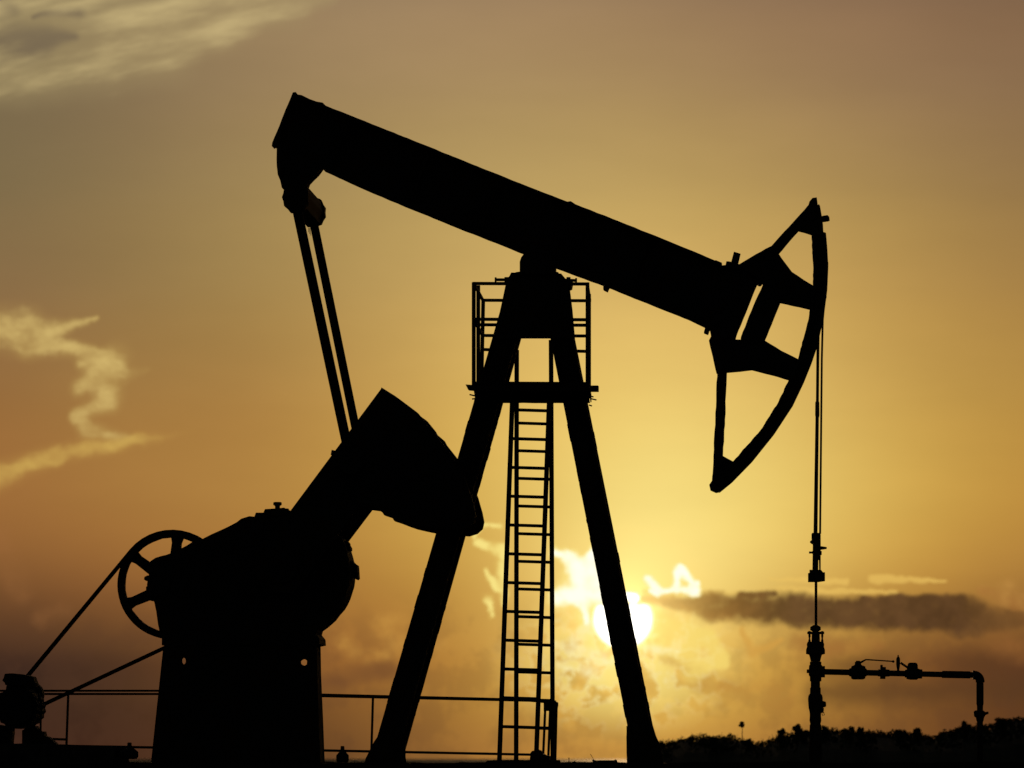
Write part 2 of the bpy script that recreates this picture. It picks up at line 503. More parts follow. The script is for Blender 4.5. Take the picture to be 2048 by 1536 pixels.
    def turned(s, prof, v=0.0, seg=20):
        """turned body lying along the picture: prof = [((px,py), half px), ...]"""
        pts = [P(p[0], p[1], v) for p, h in prof]
        ax = (pts[-1] - pts[0]).normalized()
        return s.tube2(pts, [h * MPP for p, h in prof], seg, ax)
    def tube2(s, pts, rs, seg, ax):
        h = Vector((0, 1, 0)); x = ax.cross(h).normalized(); y = ax.cross(x).normalized()
        vs = []; fs = []; n = len(pts)
        for p, r in zip(pts, rs):
            for k in range(seg):
                a = 2 * math.pi * k / seg
                vs.append(p + (x * math.cos(a) + y * math.sin(a)) * r)
        for i in range(n - 1):
            for k in range(seg):
                l = (k + 1) % seg
                fs.append([i * seg + k, i * seg + l, (i + 1) * seg + l, (i + 1) * seg + k])
        fs.append(list(reversed(range(seg)))); fs.append([(n - 1) * seg + k for k in range(seg)])
        return s.add(vs, fs)
    def ball(s, c, r, seg=12, rings=8, sq=(1, 1, 1), jit=0.0):
        c = Vector(c); vs = []; fs = []
        for i in range(rings + 1):
            th = math.pi * i / rings
            for k in range(seg):
                a = 2 * math.pi * k / seg
                j = 1 + random.uniform(-jit, jit)
                vs.append(c + Vector((math.sin(th) * math.cos(a) * sq[0], math.sin(th) * math.sin(a) * sq[1], math.cos(th) * sq[2])) * r * j)
        for i in range(rings):
            for k in range(seg):
                l = (k + 1) % seg
                fs.append([i * seg + k, (i + 1) * seg + k, (i + 1) * seg + l, i * seg + l])
        return s.add(vs, fs, True)
    def build(s, name, m, parent=None, label=None):
        org = ORG[parent.name] if parent else Vector((0, 0, 0))
        me = bpy.data.meshes.new(name)
        me.from_pydata([v - org for v in s.v], [], s.f)
        me.validate()
        bm = bmesh.new(); bm.from_mesh(me)
        bmesh.ops.recalc_face_normals(bm, faces=bm.faces)
        bm.to_mesh(me); bm.free()
        if len(me.polygons) == len(s.sm):
            for p, q in zip(me.polygons, s.sm):
                p.use_smooth = q
        me.materials.append(m)
        o = bpy.data.objects.new(name, me); C.objects.link(o)
        if parent:
            o.parent = parent
            ORG[o.name] = org
        if label:
            o['label'] = label
        return o

def thing(name, loc, label, cat, group=None):
    o = bpy.data.objects.new(name, None); C.objects.link(o)
    o.empty_display_size = 0.3
    o.location = loc; ORG[o.name] = Vector(loc)
    o['label'] = label; o['category'] = cat
    if group: o['group'] = group
    return o

def solo(mb, name, m, loc, label, cat, group=None, kind=None):
    """a thing that is one mesh, its origin at its base"""
    loc = Vector(loc)
    for i in range(len(mb.v)):
        mb.v[i] = mb.v[i] - loc
    o = mb.build(name, m)
    o.location = loc
    o['label'] = label; o['category'] = cat
    if group: o['group'] = group
    if kind: o['kind'] = kind
    return o

# ------------------------------------------------------------------ ground and sea
def ground_z(x, y):
    # rising bank from the camera to the pad, flat pad, then slow fall to the beach
    if y < 52:
        t = max(0.0, min(1.0, (52 - y) / 46.0)); z = -0.02 - 1.55 * t * t * (3 - 2 * t)
    elif y < 90:
        z = -0.02
    elif y < 160:
        z = -0.3 * ((y - 90) / 70) ** 1.2
    else:
        z = -0.3 - 8.5 * min(1.0, (y - 160) / 260.0)
    n = 0.006 * math.sin(x * 1.7 + y * 0.6) + 0.005 * math.sin(x * 3.9 - y * 1.1) + 0.004 * math.sin(x * 9.1 + y * 2.3)
    return z + n
g = MB()
xs = [-600, -300, -150, -80, -40, -25] + [-16 + 0.16 * i for i in range(201)] + [25, 40, 80, 150, 300, 600]
ys = [-300, -100, -30, 0, 8, 16, 24, 32, 40, 46, 50, 54, 58, 60, 61, 62, 63, 63.5] + [64 + 0.4 * i for i in range(20)] + [73, 75, 78, 82, 88, 95, 105, 115, 125, 135, 145, 160, 200, 260, 330, 420, 460]
vs = [(x, y, ground_z(x, y) + (random.uniform(-0.006, 0.006) if 50 < y < 90 else 0)) for y in ys for x in xs]
nx = len(xs)
g.add(vs, [[j * nx + i, j * nx + i + 1, (j + 1) * nx + i + 1, (j + 1) * nx + i] for j in range(len(ys) - 1) for i in range(nx - 1)], True)
o = g.build('ground', SOIL); o['kind'] = 'structure'

SEA = bpy.data.materials.new('sea water'); SEA.use_nodes = True
t = SEA.node_tree; b = t.nodes['Principled BSDF']
b.inputs['Base Color'].default_value = (0.012, 0.016, 0.02, 1); b.inputs['Roughness'].default_value = 0.6
b.inputs['Specular IOR Level'].default_value = 0.03
tn = t.nodes.new('ShaderNodeTexCoord'); mpn = t.nodes.new('ShaderNodeMapping'); mpn.inputs['Scale'].default_value = (0.05, 0.15, 1)
nz = t.nodes.new('ShaderNodeTexNoise'); nz.inputs['Scale'].default_value = 4; nz.inputs['Detail'].default_value = 6
bp = t.nodes.new('ShaderNodeBump'); bp.inputs['Strength'].default_value = 0.7; bp.inputs['Distance'].default_value = 1.5
t.links.new(tn.outputs['Object'], mpn.inputs[0]); t.links.new(mpn.outputs[0], nz.inputs['Vector']); t.links.new(nz.outputs[0], bp.inputs['Height']); t.links.new(bp.outputs[0], b.inputs['Normal'])
w = MB(); w.add([(-40000, 380, -8), (40000, 380, -8), (40000, 80000, -8), (-40000, 80000, -8)], [[0, 1, 2, 3]])
o = w.build('sea', SEA); o['kind'] = 'structure'

# ------------------------------------------------------------------ pumpjack
base = P(1060, 1525, 0); base.z = 0
pj = thing('pumpjack', base, 'huge black nodding pumpjack tilted tail-high against the sunset', 'pumpjack')
def flat(a, b, v0, v1):      # world ends of a px bar
    return P(a[0], a[1], 0) + VH * v0, P(b[0], b[1], 0) + VH * v1

# --- walking beam
wb_ = MB()
top = [(590, 189), (604, 191), (620, 199), (634, 204), (646, 206), (652, 212), (760, 255), (900, 311), (1040, 367), (1135, 404), (1142, 403), (1151, 409), (1240, 444), (1340, 484), (1436, 524), (1444, 531)]
bot = [(547, 294), (600, 320), (648, 336), (650, 343), (700, 366), (780, 401), (900, 450), (1052, 510), (1112, 537), (1210, 573), (1300, 609), (1380, 641), (1411, 656), (1420, 662)]
endr = [(1482, 528), (1526, 562), (1514, 571), (1473, 672), (1470, 684), (1425, 684)]
outline = top + endr + bot[::-1]
wb_.prism(outline, -0.02, 0.02, rough=0.5)
def band(mb, line, th, v0, v1, vr, sgn, rough=0.5):
    q = []
    for i in range(len(line) - 1):
        a, b = line[i], line[i + 1]; k = max(1, int(abs(b[0] - a[0]) / 14))
        for j in range(k):
            t = j / k; q.append((a[0] + (b[0] - a[0]) * t, a[1] + (b[1] - a[1]) * t + (random.uniform(-rough, rough) if j else 0)))
    q.append(line[-1])
    mb.prism(q + [(x, y + sgn * th) for x, y in reversed(q)], v0, v1, vr=vr)
band(wb_, top, 6, -0.15, 0.15, -0.1, 1)
band(wb_, bot[3:], 6, -0.15, 0.15, 0.1, -1)
for px, py in ((700, 232), (860, 296), (1000, 352), (1180, 424), (1300, 470)):      # web stiffeners
    wb_.bar(P(px, py + 10, 0), P(px - 38, py + 108, 0), 0.02, 0.24)
beam = wb_.build('walking_beam', STEEL, pj)
MB().prism([(588, 188), (594, 187), (562, 270), (553, 291), (546, 295), (547, 288)], -0.16, 0.16, rough=0.5).build('end_plate', STEEL, beam)
MB().prism([(1207, 571), (1219, 575), (1215, 584), (1207, 580)], -0.1, 0.1).build('clamp', IRON, beam)
tb = MB().prism([(556, 296), (647, 334), (636, 349), (618, 367), (614, 378), (566, 378), (563, 364), (558, 352), (556, 335)], -0.16, 0.16, rough=0.5)
tb.build('tail_bearing', IRON, beam)

# --- equalizer and pitman arms
eq = MB().prism([(592, 382), (612, 376), (628, 388), (632, 410), (626, 432), (606, 440), (590, 428), (584, 404)], -0.95, 0.95, vr=0, rough=1)
eqo = eq.build('equalizer', IRON, pj)
for s_, c in ((-1, (592, 396)), (1, (625, 424))):
    q = []
    for i in range(22):
        a = 2 * math.pi * i / 22; r = 29 + (1.4 if i % 2 else -0.8)
        q.append((c[0] + r * 0.88 * math.cos(a), c[1] + r * 1.05 * math.sin(a)))
    MB().prism(q, s_ * 1.05 - 0.1, s_ * 1.05 + 0.1, rough=0.8, step=5).build('bearing_housing', IRON, eqo)
hang = MB()
for k in range(3):
    a = P(617 + 1.6 * k, 456, 0.2); hang.tube([a, a + Vector((0.004 * k, 0, -0.05 - 0.02 * k))], 0.003, 5)
hang.build('loose_cord', RUBBER, eqo)
pins = {-1: (701.5, 925), 1: (730, 948)}
pm = {-1: (590.5, 402), 1: (618.5, 402)}
for s_ in (-1, 1):
    v = s_ * 1.05
    e = P(*pins[s_], v)
    r = MB().ibeam(P(*pm[s_], v), e, (18.5 if s_ < 0 else 16.5) * MPP, 0.08, 0.015)
    r.disc(*pins[s_], 24, v - 0.08, v + 0.08, rough=0.5)
    r.build('pitman_arm', STEEL, pj)

# --- cranks with counterweights (one each side of the gear case)
arm_poly = [(775, 785), (596, 1026), (545, 1095), (520, 1150), (545, 1190), (600, 1190), (640, 1140), (688, 1074), (732, 1016), (840, 870)]
wt_poly = [(775, 785), (802, 802), (845, 834), (862, 855), (865, 861), (880, 874), (884, 882), (914, 920), (937, 960), (948, 990), (956, 1018), (960, 1038), (957, 1052), (946, 1062), (930, 1067), (910, 1066), (868, 1062), (825, 1053), (780, 1037), (776, 1031), (775, 1024), (762, 1024), (750, 1016), (728, 1013), (700, 950)]
for s_ in (-1, 1):
    v = s_ * 0.8
    arm = MB()
    base_pts = [(P(x, y, 0)) for x, y in arm_poly]
    n = len(base_pts)
    arm.add([p + VH * (v - 0.07) for p in base_pts] + [p + VH * (v + 0.07) for p in base_pts],
            [list(range(n)), [i + n for i in reversed(range(n))]] + [[i, (i + 1) % n, (i + 1) % n + n, i + n] for i in range(n)])
    arm.disc(575, 1137, 34, v - 0.12, v + 0.12, vr=0)
    arm.prism([(664, 900), (672, 902), (668, 912), (662, 910)], v - .05, v + .05)
    ao = arm.build('crank_arm', STEEL, pj)
    wt = MB(); q = []
    for i in range(len(wt_poly)):
        a_, b_ = wt_poly[i], wt_poly[(i + 1) % len(wt_poly)]; d_ = math.dist(a_, b_); k = max(1, int(d_ / 12))
        for j in range(k):
            t_ = j / k; e_ = random.uniform(-.6, .6) if j else 0
            q.append(P(a_[0] + (b_[0] - a_[0]) * t_ + e_, a_[1] + (b_[1] - a_[1]) * t_ + e_, 0))
    n = len(q); v0, v1 = (v - 0.12, v + 0.12)
    wt.add([p + VH * v0 for p in q] + [p + VH * v1 for p in q],
           [list(range(n)), [i + n for i in reversed(range(n))]] + [[i, (i + 1) % n, (i + 1) % n + n, i + n] for i in range(n)])
    wt.build('counterweight', IRON, ao)
    for px, py in ((790, 860), (860, 960), (760, 980)):
        MB().disc(px, py, 9, v + s_ * 0.12, v + s_ * 0.17, seg=6, vr=0).build('bolt', IRON, ao)

# --- gear reducer
gr = MB()
body = [(407, 1083), (430, 1071), (448, 1063), (480, 1047), (489, 1040), (505, 1035), (515, 1036), (518, 1028), (533, 1028), (536, 1021), (565, 1019), (574, 1018), (584, 1023), (640, 1040),
        (690, 1080), (697, 1100), (703, 1122), (705, 1150), (703, 1172), (695, 1197), (684, 1218), (666, 1240), (650, 1254), (640, 1261), (636, 1275), (336, 1284), (326, 1262), (322, 1240), (320, 1225), (316, 1206), (308, 1196),
        (306, 1180), (305, 1135), (308, 1125), (318, 1118), (340, 1112), (372, 1098), (392, 1086)]
gr.prism(body, -0.40, 0.40, vr=-0.02, rough=0.7)
gro = gr.build('gear_case', IRON, pj)
MB().prism([(338, 1276), (640, 1268), (649, 1279), (650, 1291), (640, 1293), (338, 1293)], -0.44, 0.44, vr=0.3).build('case_flange', IRON, gro)
br = MB(); br.lathe(555, [(1024, 5), (1012, 5), (1010, 8.5), (1005, 8.5), (1004, 6)], 0.0, 14)
br.build('breather_cap', IRON, gro)
sh = MB(); sh.disc(692, 1090, 8, -0.1, 0.1).prism([(688, 1084), (697, 1086), (703, 1096), (703, 1102), (697, 1101), (690, 1097)], -0.12, 0.12)
sh.build('lifting_lug', IRON, gro)
cv = MB(); cv.prism([(696, 1124), (700, 1121), (706, 1123), (711, 1128), (716, 1131), (718, 1157), (715, 1160), (711, 1158), (708, 1155), (700, 1156)], -0.15, 0.15, rough=0.4, step=6)
cv.build('inspection_cover', IRON, gro)
for px, py in ((497, 1037), (517, 1027), (526, 1027), (574, 1018), (440, 1067)):
    MB().lathe(px, [(py + 6, 4), (py + 1, 4), (py - 1, 3)], -0.3, 6).build('bolt', IRON, gro)
sb = MB(); sb.disc(325, 1172, 22, -0.46, 0.46, seg=20).prism([(290, 1154), (296, 1151), (312, 1152), (312, 1162), (293, 1162), (289, 1159)], -0.06, 0.06)
sb.prism([(294, 1174), (302, 1170), (310, 1176), (312, 1202), (303, 1202), (296, 1190), (294, 1184)], -0.3, -0.1, rough=.4, step=6)
sb.build('shaft_bearing', IRON, gro)

# --- flywheel sheave and belt
WC = (345, 1170); WR = 109
fw = MB().ring(WC[0], WC[1], WR, 95, 0.47, 0.60, rough=0.5)
fwo = fw.build('flywheel_rim', IRON, pj)
for k in range(6):
    a = R(84 + 59.5 * k)
    c, s_ = math.cos(a), -math.sin(a)
    nxp, nyp = -s_, c
    p0 = (WC[0] + 18 * c, WC[1] + 18 * s_); p1 = (WC[0] + 97 * c, WC[1] + 97 * s_); pm1 = (WC[0] + 84 * c, WC[1] + 84 * s_)
    MB().prism([(p0[0] + nxp * 12, p0[1] + nyp * 12), (pm1[0] + nxp * 9.5, pm1[1] + nyp * 9.5), (p1[0] + nxp * 13, p1[1] + nyp * 13), (p1[0] - nxp * 13, p1[1] - nyp * 13), (pm1[0] - nxp * 9.5, pm1[1] - nyp * 9.5), (p0[0] - nxp * 12, p0[1] - nyp * 12)],
               0.50, 0.57).build('spoke', IRON, fwo)
MB().disc(WC[0], WC[1], 26, 0.46, 0.62, seg=24).build('hub', IRON, fwo)
MC = (62, 1389); MRD = 30.7
pts_out = []
def belt_loop(off):
    pts = []
    # tangent angles on the big wheel and the small pulley (screen coordinates, y down)
    for i in range(25):
        a0, a1 = math.atan2(-.643, -.766), math.atan2(.905, .425)
        a0 += 2 * math.pi if a0 < 0 else 0
        a1 += 2 * math.pi
        a = a0 + (a1 - a0) * i / 24
        pts.append((WC[0] + (WR + off) * math.cos(a), WC[1] + (WR + off) * math.sin(a)))
    for i in range(13):
        a0 = math.atan2(.905, .425); a1 = math.atan2(-.643, -.766) + 2 * math.pi
        a = a0 + (a1 - a0) * i / 12
        pts.append((MC[0] + (MRD + off) * math.cos(a), MC[1] + (MRD + off) * math.sin(a)))
    return pts
bo, bi = belt_loop(1.5), belt_loop(-5.5)
bl = MB(); n = len(bo); vs = []
for (a, b_) in zip(bo, bi):
    for p, v in ((a, .49), (a, .58), (b_, .58), (b_, .49)):
        vs.append(P(p[0], p[1], .535) + VH * (v - .535))
bl.add(vs, [[i * 4 + k, ((i + 1) % n) * 4 + k, ((i + 1) % n) * 4 + (k + 1) % 4, i * 4 + (k + 1) % 4] for i in range(n) for k in range(4)])
bl.build('drive_belt', RUBBER, pj)

# --- pedestal of the gear case: box of plates with lightening holes
def hole(cx, cy, rx, ry, n=12, v=0.0, vp=0.0):
    return [(cx + rx * random.uniform(.82, 1.1) * math.cos(2 * math.pi * i / n), cy + ry * random.uniform(.82, 1.1) * math.sin(2 * math.pi * i / n)) for i in range(n)]
outn = [(344, 1290), (644, 1292), (645, 1350), (648, 1440), (651, 1520), (652, 1534), (317, 1534), (320, 1510)]
outf = [(334, 1290), (640, 1292), (641, 1350), (645, 1440), (648, 1520), (650, 1534), (308, 1534), (311, 1510)]
pdn = MB().prism(outn, -0.42, -0.39, vr=0.3, holes=[hole(367 + 14.5, 1324, 3.8, 7, 9), hole(607 + 12, 1327, 7, 7, 9)])
pdn.prism(outf, 0.36, 0.39, vr=0.3, holes=[hole(367, 1322, 4.5, 7.5), hole(607, 1325, 7, 8)])
for line in (((342, 1296), (317, 1532)), ((636, 1296), (645, 1532))):
    a, b_ = [P(x, y, 0.3) for x, y in line]
    pdn.bar(a - VH * .3, b_ - VH * .3, 0.03, 0.74)
ped = pdn.build('pedestal', STEEL, pj)
MB().prism([(306, 1527), (656, 1527), (658, 1542), (303, 1542)], -0.5, 0.5).build('base_plate', STEEL, ped)

# --- samson post: four raking legs
legs = {'l': [(1047, 560), (853, 1240), (781, 1494), (770, 1534)], 'r': [(1102, 560), (1226, 1180), (1289, 1494), (1291, 1534)]}
def onleg(side, row):
    l = legs[side]
    for a, b_ in zip(l, l[1:]):
        if row <= b_[1]:
            t_ = (row - a[1]) / (b_[1] - a[1]); return a[0] + (b_[0] - a[0]) * t_
    return l[-1][0]
head = MB()
for side in 'lr':
    for s_ in (-1, 1):
        lg = MB()
        a = P(*legs[side][0], 0) + VH * s_ * 0.25
        b_ = P(*legs[side][2], 0) + VH * s_ * 0.5
        c_ = P(*legs[side][3], 0) + VH * s_ * 0.5
        w_ = (47 if side == 'l' else 44.5) * MPP
        lg.ibeam(a, b_, w_, 0.2, 0.022)
        t_ = (b_ - a).normalized(); sd2 = t_.cross(VH).normalized()
        for k in range(24):          # rust scabs and splice plates on the flange edges
            f_ = random.uniform(0.25, 0.98); q = a + (b_ - a) * f_ + sd2 * random.choice((-1, 1)) * (w_ / 2 - 0.004)
            lg.bar(q, q + t_ * random.uniform(0.03, 0.16), random.uniform(0.012, 0.022), 0.16)
        lo = lg.build('leg', STEEL, pj)
        ft = MB()
        v = s_ * 0.5
        if side == 'l':
            ft.prism([(813, 1470), (765, 1462), (757, 1471), (748, 1484), (740, 1500), (731, 1518), (728, 1540), (815, 1540), (811, 1515), (811, 1490)], v - .03, v + .03, rough=.5)
            ft.prism([(726, 1526), (820, 1526), (824, 1542), (722, 1542)], v - .2, v + .2)
        else:
            ft.prism([(1253, 1452), (1306, 1452), (1312, 1472), (1319, 1487), (1326, 1520), (1330, 1540), (1254, 1540)], v - .03, v + .03, rough=.5)
            ft.prism([(1250, 1526), (1332, 1526), (1336, 1542), (1246, 1542)], v - .2, v + .2)
        ft.build('foot_plate', STEEL, lo)
hd = MB()
hd.prism([(1013, 562), (1138, 564), (1145, 620), (1150, 677), (1100, 677), (1042, 677), (988, 677), (1005, 600)], -0.42, -0.38, vr=-.4)
hd.prism([(1015, 562), (1138, 564), (1145, 620), (1150, 677), (1100, 677), (1042, 677), (992, 677), (1005, 600)], 0.34, 0.38, vr=.36)
hd.prism([(1024, 548), (1124, 550), (1138, 566), (1014, 566)], -0.2, 0.2, rough=.6, step=6)
hdo = hd.build('post_head', STEEL, pj)
sdl = MB().prism([(1042, 552), (1042, 528), (1045, 519), (1052, 510), (1060, 500), (1100, 500), (1110, 520), (1111, 552)], -0.3, 0.3, vr=0)
sdl.build('saddle_bearing', IRON, hdo)
for pl in ([(1026, 551), (1034, 547), (1042, 546), (1042, 560), (1022, 560)], [(1111, 546), (1118, 547), (1120, 552), (1124, 555), (1124, 562), (1111, 562)],
           [(1134, 564), (1146, 564), (1143, 577), (1138, 579)]):
    MB().prism(pl, -0.2, 0.2, rough=.4, step=5).build('bearing_lug', IRON, hdo)
for a_, b_, s_ in (((991, 559.5), (1022, 559.5), 1), ((1124, 560), (1152, 561), -1)):
    sc_ = MB().turned([(a_, 3), (b_, 3)], -0.1, 8)
    e = a_ if s_ > 0 else b_
    sc_.turned([((e[0] - 1.5, e[1]), 5), ((e[0] + 2, e[1]), 5)], -0.1, 8)
    mpx = (1013, 560) if s_ > 0 else (1137, 560)
    sc_.turned([((mpx[0] - 4, mpx[1]), 6), ((mpx[0] + 4, mpx[1]), 6)], -0.1, 6)
    sc_.build('adjusting_screw', IRON, hdo)

# --- platform and its railing
VN, VF = -1.15, 1.15
pf = MB()
pf.prism([(948, 763), (1178, 764), (1178, 782), (948, 781)], VN, VN + 0.03)
pf.prism([(966, 789), (1179, 790), (1179, 806), (966, 805)], VF - 0.03, VF)
na, nb = P(948, 770, VN), P(1178, 771, VN); fa, fb = P(952, 796, VF), P(1182, 797, VF)
for a_, b_ in ((na, fa), (nb, fb)):
    pf.bar(a_, b_, 0.012, 0.09, up=ZH)
pf.add([na, nb, fb, fa, na + Vector((0, 0, .02)), nb + Vector((0, 0, .02)), fb + Vector((0, 0, .02)), fa + Vector((0, 0, .02))],
       [[3, 2, 1, 0], [4, 5, 6, 7], [0, 1, 5, 4], [1, 2, 6, 5], [2, 3, 7, 6], [3, 0, 4, 7]])
pfo = pf.build('platform', STEEL, pj)
MB().prism([(932, 770), (950, 771), (1176, 772), (1197, 772), (1197, 783), (1176, 783), (948, 781), (937, 780)], -0.5, -0.3).build('plank', WOOD, pfo)
for a_, b_, v in (((939, 789), (951, 792), -1.1), ((944, 798), (953, 797), -1.1), ((1180, 797), (1193, 800), -1.0), ((1181, 792), (1187, 794), -1.0), ((1178, 810), (1184, 812), -1)):
    MB().tube([P(*a_, v), P(*b_, v)], 0.008, 6).build('tie_wire', IRON, pfo)
for px, v, r0, r1, w_ in ((947.5, VN, 565, 770, 7.5), (1175, VN, 565, 770, 7.5), (966.5, VF, 598, 796, 7.5), (1179, VF, 588, 796, 6), (956.5, 0, 571, 780, 7.5)):
    px2 = px - (4 if px == 966.5 else 0)
    MB().bar(P(px, r0, v), P(px2, r1, v), w_ * MPP, w_ * MPP).build('rail_post', STEEL, pfo)
for row, v, x0, x1 in ((567, VN, 945, 1177), (638.5, VN, 947, 1177), (600.5, VF, 965, 1181), (671, VF, 965, 1181), (699, VF, 964, 1031), (701, VF, 1108, 1181), (649.5, 0, 956, 1178)):
    MB().bar(P(x0, row, v), P(x1, row + (2 if row > 690 else 1), v), 6.2 * MPP, 6 * MPP).build('guard_rail', STEEL, pfo)
for a_, b_ in ((P(947.5, 567, VN), P(966, 601, VF)), (P(1175, 567, VN), P(1180, 601, VF)), (P(947.5, 640, VN), P(966, 672, VF))):
    MB().bar(a_, b_, 5 * MPP, 5 * MPP, up=ZH).build('guard_rail', STEEL, pfo)
# cross bracing beam joining the legs under the platform
MB().prism([(952, 783), (1176, 784), (1180, 806), (1003, 806), (948, 804)], -0.55, -0.5, rough=.4).build('cross_beam', STEEL, pj)

# --- ladders
def ladder(left, right, v, r0, r1, rungs, label):
    lm = lambda l, row: l[0][0] + (l[1][0] - l[0][0]) * (row - l[0][1]) / (l[1][1] - l[0][1])
    o = MB().bar(P(lm(left, r0[0]), r0[0], v), P(lm(left, r1), r1, v), 9.2 * MPP, 0.04).build('ladder_rail', STEEL, pj, label)
    MB().bar(P(lm(right, r0[1]), r0[1], v), P(lm(right, r1), r1, v), 9.2 * MPP, 0.04).build('ladder_rail', STEEL, o)
    for row in rungs:
        MB().tube([P(lm(left, row) + 1, row - 1, v), P(lm(right, row) - 1, row + 1.2, v)], 3.2 * MPP, 8).build('rung', STEEL, o)
ladder(((1016, 1040), (999, 1515)), ((1089.7, 1040), (1073, 1500)), -1.32, (800, 800), 1530, [820.5 + 57.6 * k for k in range(12)], 'near ladder, leaning slightly left')
ladder(((1033, 1040), (1032.5, 1400)), ((1103.5, 1040), (1105, 1400)), 1.32, (700, 680), 1530, [847 + 55.3 * k for k in range(12)], 'far upright ladder')

# --- horse head
hh = MB()
arc_o = [(1646, 464), (1652, 468), (1654.7, 500), (1656.6, 536), (1654.7, 578), (1649.6, 618), (1646, 641), (1633.7, 694.5), (1622.6, 727), (1607.7, 764), (1585.4, 811), (1548, 868), (1504, 923), (1464, 964), (1439, 984.5), (1432, 986), (1421, 981), (1418.5, 970), (1424, 962)]
arc_i = [(1427, 935), (1445.6, 912), (1466.6, 923.4), (1496, 890), (1523.6, 858), (1557, 804.6), (1578, 760), (1595.8, 720), (1608.5, 672), (1616.7, 641), (1620, 619), (1626, 572), (1626.6, 536), (1623, 469)]
hh.prism(arc_o + arc_i, -0.05, 0.05, rough=0.7, step=8)
n = 18
face = arc_o[1:15]
hh.prism(face + [(x - 6 - 0.0 * y, y - 2) for x, y in reversed(face)], -0.15, 0.15, vr=0.0)
inn = arc_i[2:]
hh.prism(inn + [(x + 5, y + 2) for x, y in reversed(inn)], -0.11, 0.11, vr=0, rough=0.8, step=7)
hho = hh.build('horse_head', STEEL, pj)
def hp(name, poly, v=0.08, rough=.5):
    MB().prism(poly, -v, v, rough=rough).build(name, STEEL, hho)
hp('top_strut', [(1541, 495), (1544, 492), (1585, 447), (1616.8, 411), (1619, 404), (1625, 397), (1633.6, 396), (1635.5, 411), (1638, 409.5), (1640, 413), (1643, 430), (1646, 450), (1647, 470), (1623, 469.5), (1597, 462), (1579, 482), (1557, 508)])
MB().turned([((1640, 440), 5), ((1646, 438), 6.5), ((1656, 436.5), 6.5), ((1659, 437.5), 4)], 0, 12).build('cable_anchor', IRON, hho)
hp('upper_bracket', [(1478, 530), (1511, 510), (1541.7, 493.6), (1557, 507.7), (1572, 529), (1584, 545), (1607, 560.4), (1630, 574), (1624, 620), (1560.5, 605.7), (1530, 680), (1529, 690), (1480, 690), (1482, 675), (1506.6, 613), (1526, 570), (1520, 562)])
hp('lower_bracket', [(1418, 682), (1425, 668), (1440, 678), (1529.8, 682), (1562, 702), (1598, 720), (1580, 761), (1543, 750), (1503.8, 740), (1455.5, 745), (1433, 747)])
hp('back_strut', [(1434.5, 742), (1454, 742), (1450, 838), (1445.6, 916), (1438, 966), (1424, 966), (1427, 912), (1430.7, 838)], 0.06, .7)
MB().prism([(1468, 504), (1481, 508), (1475, 534), (1461, 530)], -0.05, 0.05).prism([(1453, 524), (1463, 525), (1482, 532), (1480, 540), (1450, 535)], -0.1, 0.1, rough=.5, step=5).build('hinge_bolt', IRON, hho)
MB().disc(1519, 566, 5.5, -0.12, 0.12, seg=10).build('hinge_pin', IRON, hho)
MB().prism([(1408, 666), (1411, 655), (1419, 660), (1416, 669)], -.12, .12).build('hinge_pin', IRON, hho)
MB().prism([(1428, 524), (1432, 522), (1444, 527), (1444, 534), (1428, 530)], -0.12, 0.12).build('clamp', IRON, beam)

# --- bridle cables, carrier bar and polished rod
bd = MB().tube([P(1637, 630, 0.05), P(1635.6, 720, 0.05), P(1634.8, 805, 0.04)], 3.0 * MPP, 8)
bd.tube([P(1634.8, 805, 0.04), P(1631, 1068, 0.03)], [3.4 * MPP, 4.1 * MPP], 8)
bdo = bd.build('bridle_cable', IRON, pj)
MB().tube([P(1651, 580, -0.06), P(1645.5, 640, -0.06), P(1643.6, 720, -0.05), P(1640.2, 1068, -0.04)], 2.1 * MPP, 8).build('bridle_cable', IRON, pj)
MB().lathe(1634.6, [(803, 3.6), (806, 4.2), (830, 4.4), (835, 3.6)], 0.04, 10).build('cable_sleeve', IRON, bdo)
cb = MB().prism([(1616, 1147), (1619, 1146), (1619, 1140), (1642, 1140), (1646, 1145), (1650, 1145), (1650, 1162), (1636, 1164), (1616, 1164)], -0.09, 0.09)
cbo = cb.build('carrier_bar', IRON, pj)
MB().prism([(1623, 1068), (1625, 1066), (1639, 1066), (1641.5, 1070), (1641.5, 1142), (1638.3, 1142), (1637.8, 1120), (1636.8, 1120), (1636.6, 1142), (1624.7, 1142), (1625.5, 1090), (1623, 1078)], -0.06, 0.06).build('rod_clamp', IRON, cbo)
for pr in ([((1620, 1084), 1.5), ((1624, 1084), 4.5), ((1628, 1084), 5)], [((1618, 1105), 2.2), ((1624, 1105), 2), ((1626, 1105), 4)],
           [((1640, 1096), 4), ((1647, 1096), 3), ((1653.5, 1096), 2)], [((1640, 1106), 4.5), ((1643.5, 1106), 4)]):
    MB().turned(pr, -0.03, 8).build('clamp_bolt', IRON, cbo)
MB().lathe(1632, [(1160, 2.8), (1256, 2.8)], 0, 12).build('polished_rod', PIPE, cbo)

